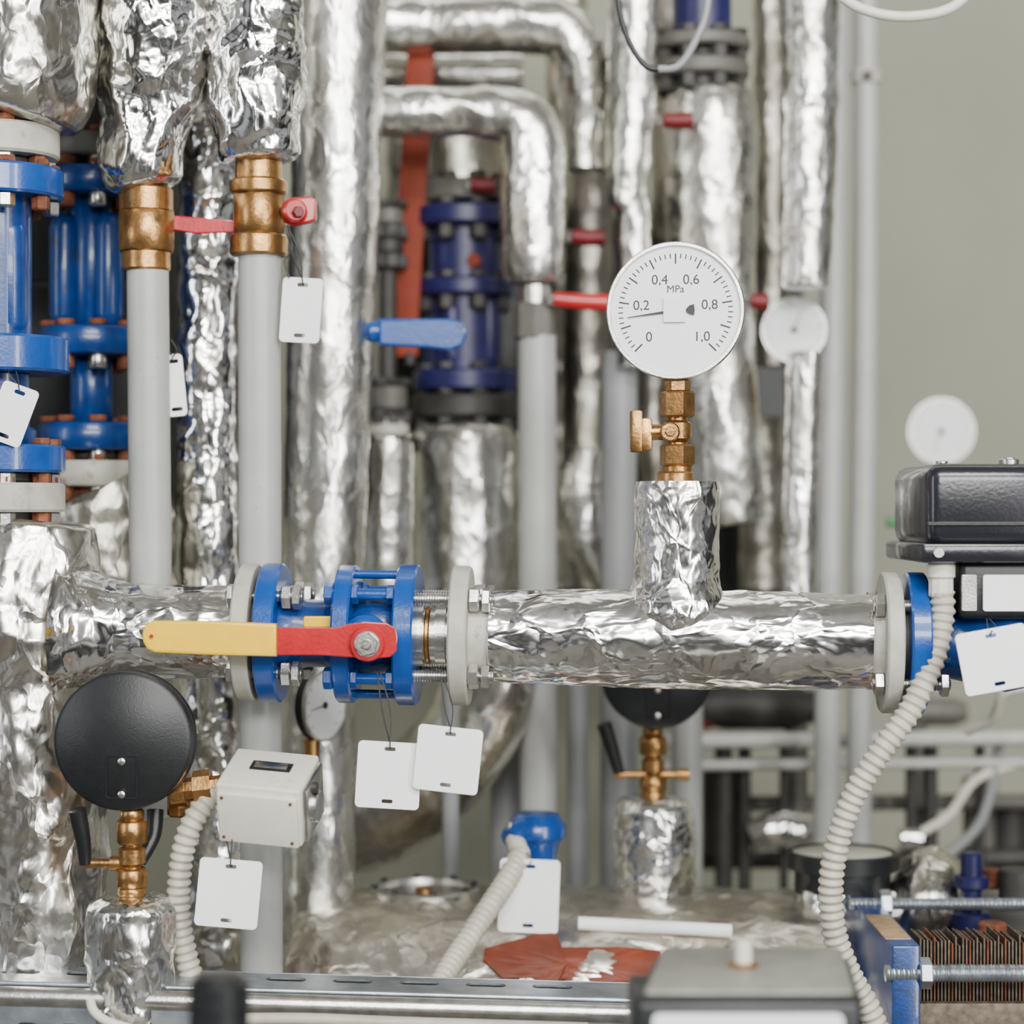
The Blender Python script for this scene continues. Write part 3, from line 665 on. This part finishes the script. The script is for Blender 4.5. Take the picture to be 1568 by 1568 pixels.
cable([(300,1562,-175),(450,1560,-180),(620,1566,-180),(900,1575,-180)],9,COND)
b=B('foreground_control_box'); d0=-800
b.prism8([P(984,1516,d0),P(1310,1516,d0),P(1290,1449,d0+240),P(1014,1449,d0+240)],60*U,GREY)
b.prism8([P(970,1526,d0-15),P(1322,1526,d0-15),P(1302,1466,d0+250),P(1002,1466,d0+250)],34*U,BLACK)
b.pbox(970,1532,1322,1740,d0-22,d0+120,BLACK,10,3)
b.pshape([rrect(292,170,10,1145,1638)],1145,1638,d0-28,10,DIAL,2)
b.vd(1138,d0+130,1474,1498,28,BRASS,24,ch=6); b.vd(1138,d0+130,1440,1476,13,IVORY,24)
b.vd(1145,d0+100,1690,4400,60,COAL)
b.done()
b=B('foreground_black_knob'); b.vd(336,-900,1492,1700,46,BLACK,40,ch=14); b.vd(336,-900,1530,1545,48,BLACK,40); b.vd(336,-900,1690,4250,30,COAL); b.done()

# ---------------------------------------------------------------- light + camera
def area(name,loc,tgt,sx,sy,pw,col=(1,1,1)):
    l=bpy.data.lights.new(name,'AREA'); l.shape='RECTANGLE'; l.size=sx; l.size_y=sy; l.energy=pw; l.color=col
    o=bpy.data.objects.new(name,l); SC.collection.objects.link(o); o.location=loc
    o.rotation_euler=(Vector(tgt)-Vector(loc)).to_track_quat('-Z','Y').to_euler()
area('background_fill_light',(0.3,-1.9,2.7),(0,0,1.2),1.4,0.4,60,(1,0.985,0.95))
area('left_fill_light',(0.35,-3.0,2.1),(0,0,1.2),1.9,0.45,85,(1,0.995,0.98))
area('left_fill_light',(1.6,-2.2,1.6),(0,0.2,1.25),0.3,1.7,48,(1,0.99,0.97))
area('left_fill_light',(-2.2,-1.4,1.6),(0,0.3,1.25),0.3,1.5,16,(0.93,0.97,1))  # added fill strip for highlight stripes on the pipes, not a known window
area('background_fill_light',(0.1,0.75,2.95),(0.1,0.7,1.0),2.4,0.4,10,(1,0.98,0.93))  # added light to keep the background pipework from going dark
w=bpy.data.worlds.new('world'); SC.world=w; w.use_nodes=True
N=w.node_tree.nodes; L=w.node_tree.links
bg=N['Background']; tcw=N.new('ShaderNodeTexCoord'); nw=N.new('ShaderNodeTexNoise'); nw.inputs['Scale'].default_value=2.6; nw.inputs['Detail'].default_value=3
crw=N.new('ShaderNodeValToRGB'); crw.color_ramp.elements[0].position=0.46; crw.color_ramp.elements[1].position=0.6
crw.color_ramp.elements[0].color=(0.02,0.018,0.014,1); crw.color_ramp.elements[1].color=(0.95,0.97,1,1)
L.new(tcw.outputs['Generated'],nw.inputs['Vector']); L.new(nw.outputs['Fac'],crw.inputs['Fac']); L.new(crw.outputs['Color'],bg.inputs['Color'])
bg.inputs['Strength'].default_value=0.45
cam=bpy.data.cameras.new('camera'); co=bpy.data.objects.new('camera',cam); SC.collection.objects.link(co)
co.location=(0,-D*U,CZ); co.rotation_euler=(math.pi/2,0,0)
cam.sensor_width=36; cam.lens=36*D/1568.0; cam.clip_start=0.05
cam.dof.use_dof=True; cam.dof.focus_distance=(D-30)*U; cam.dof.aperture_fstop=2.9
SC.camera=co
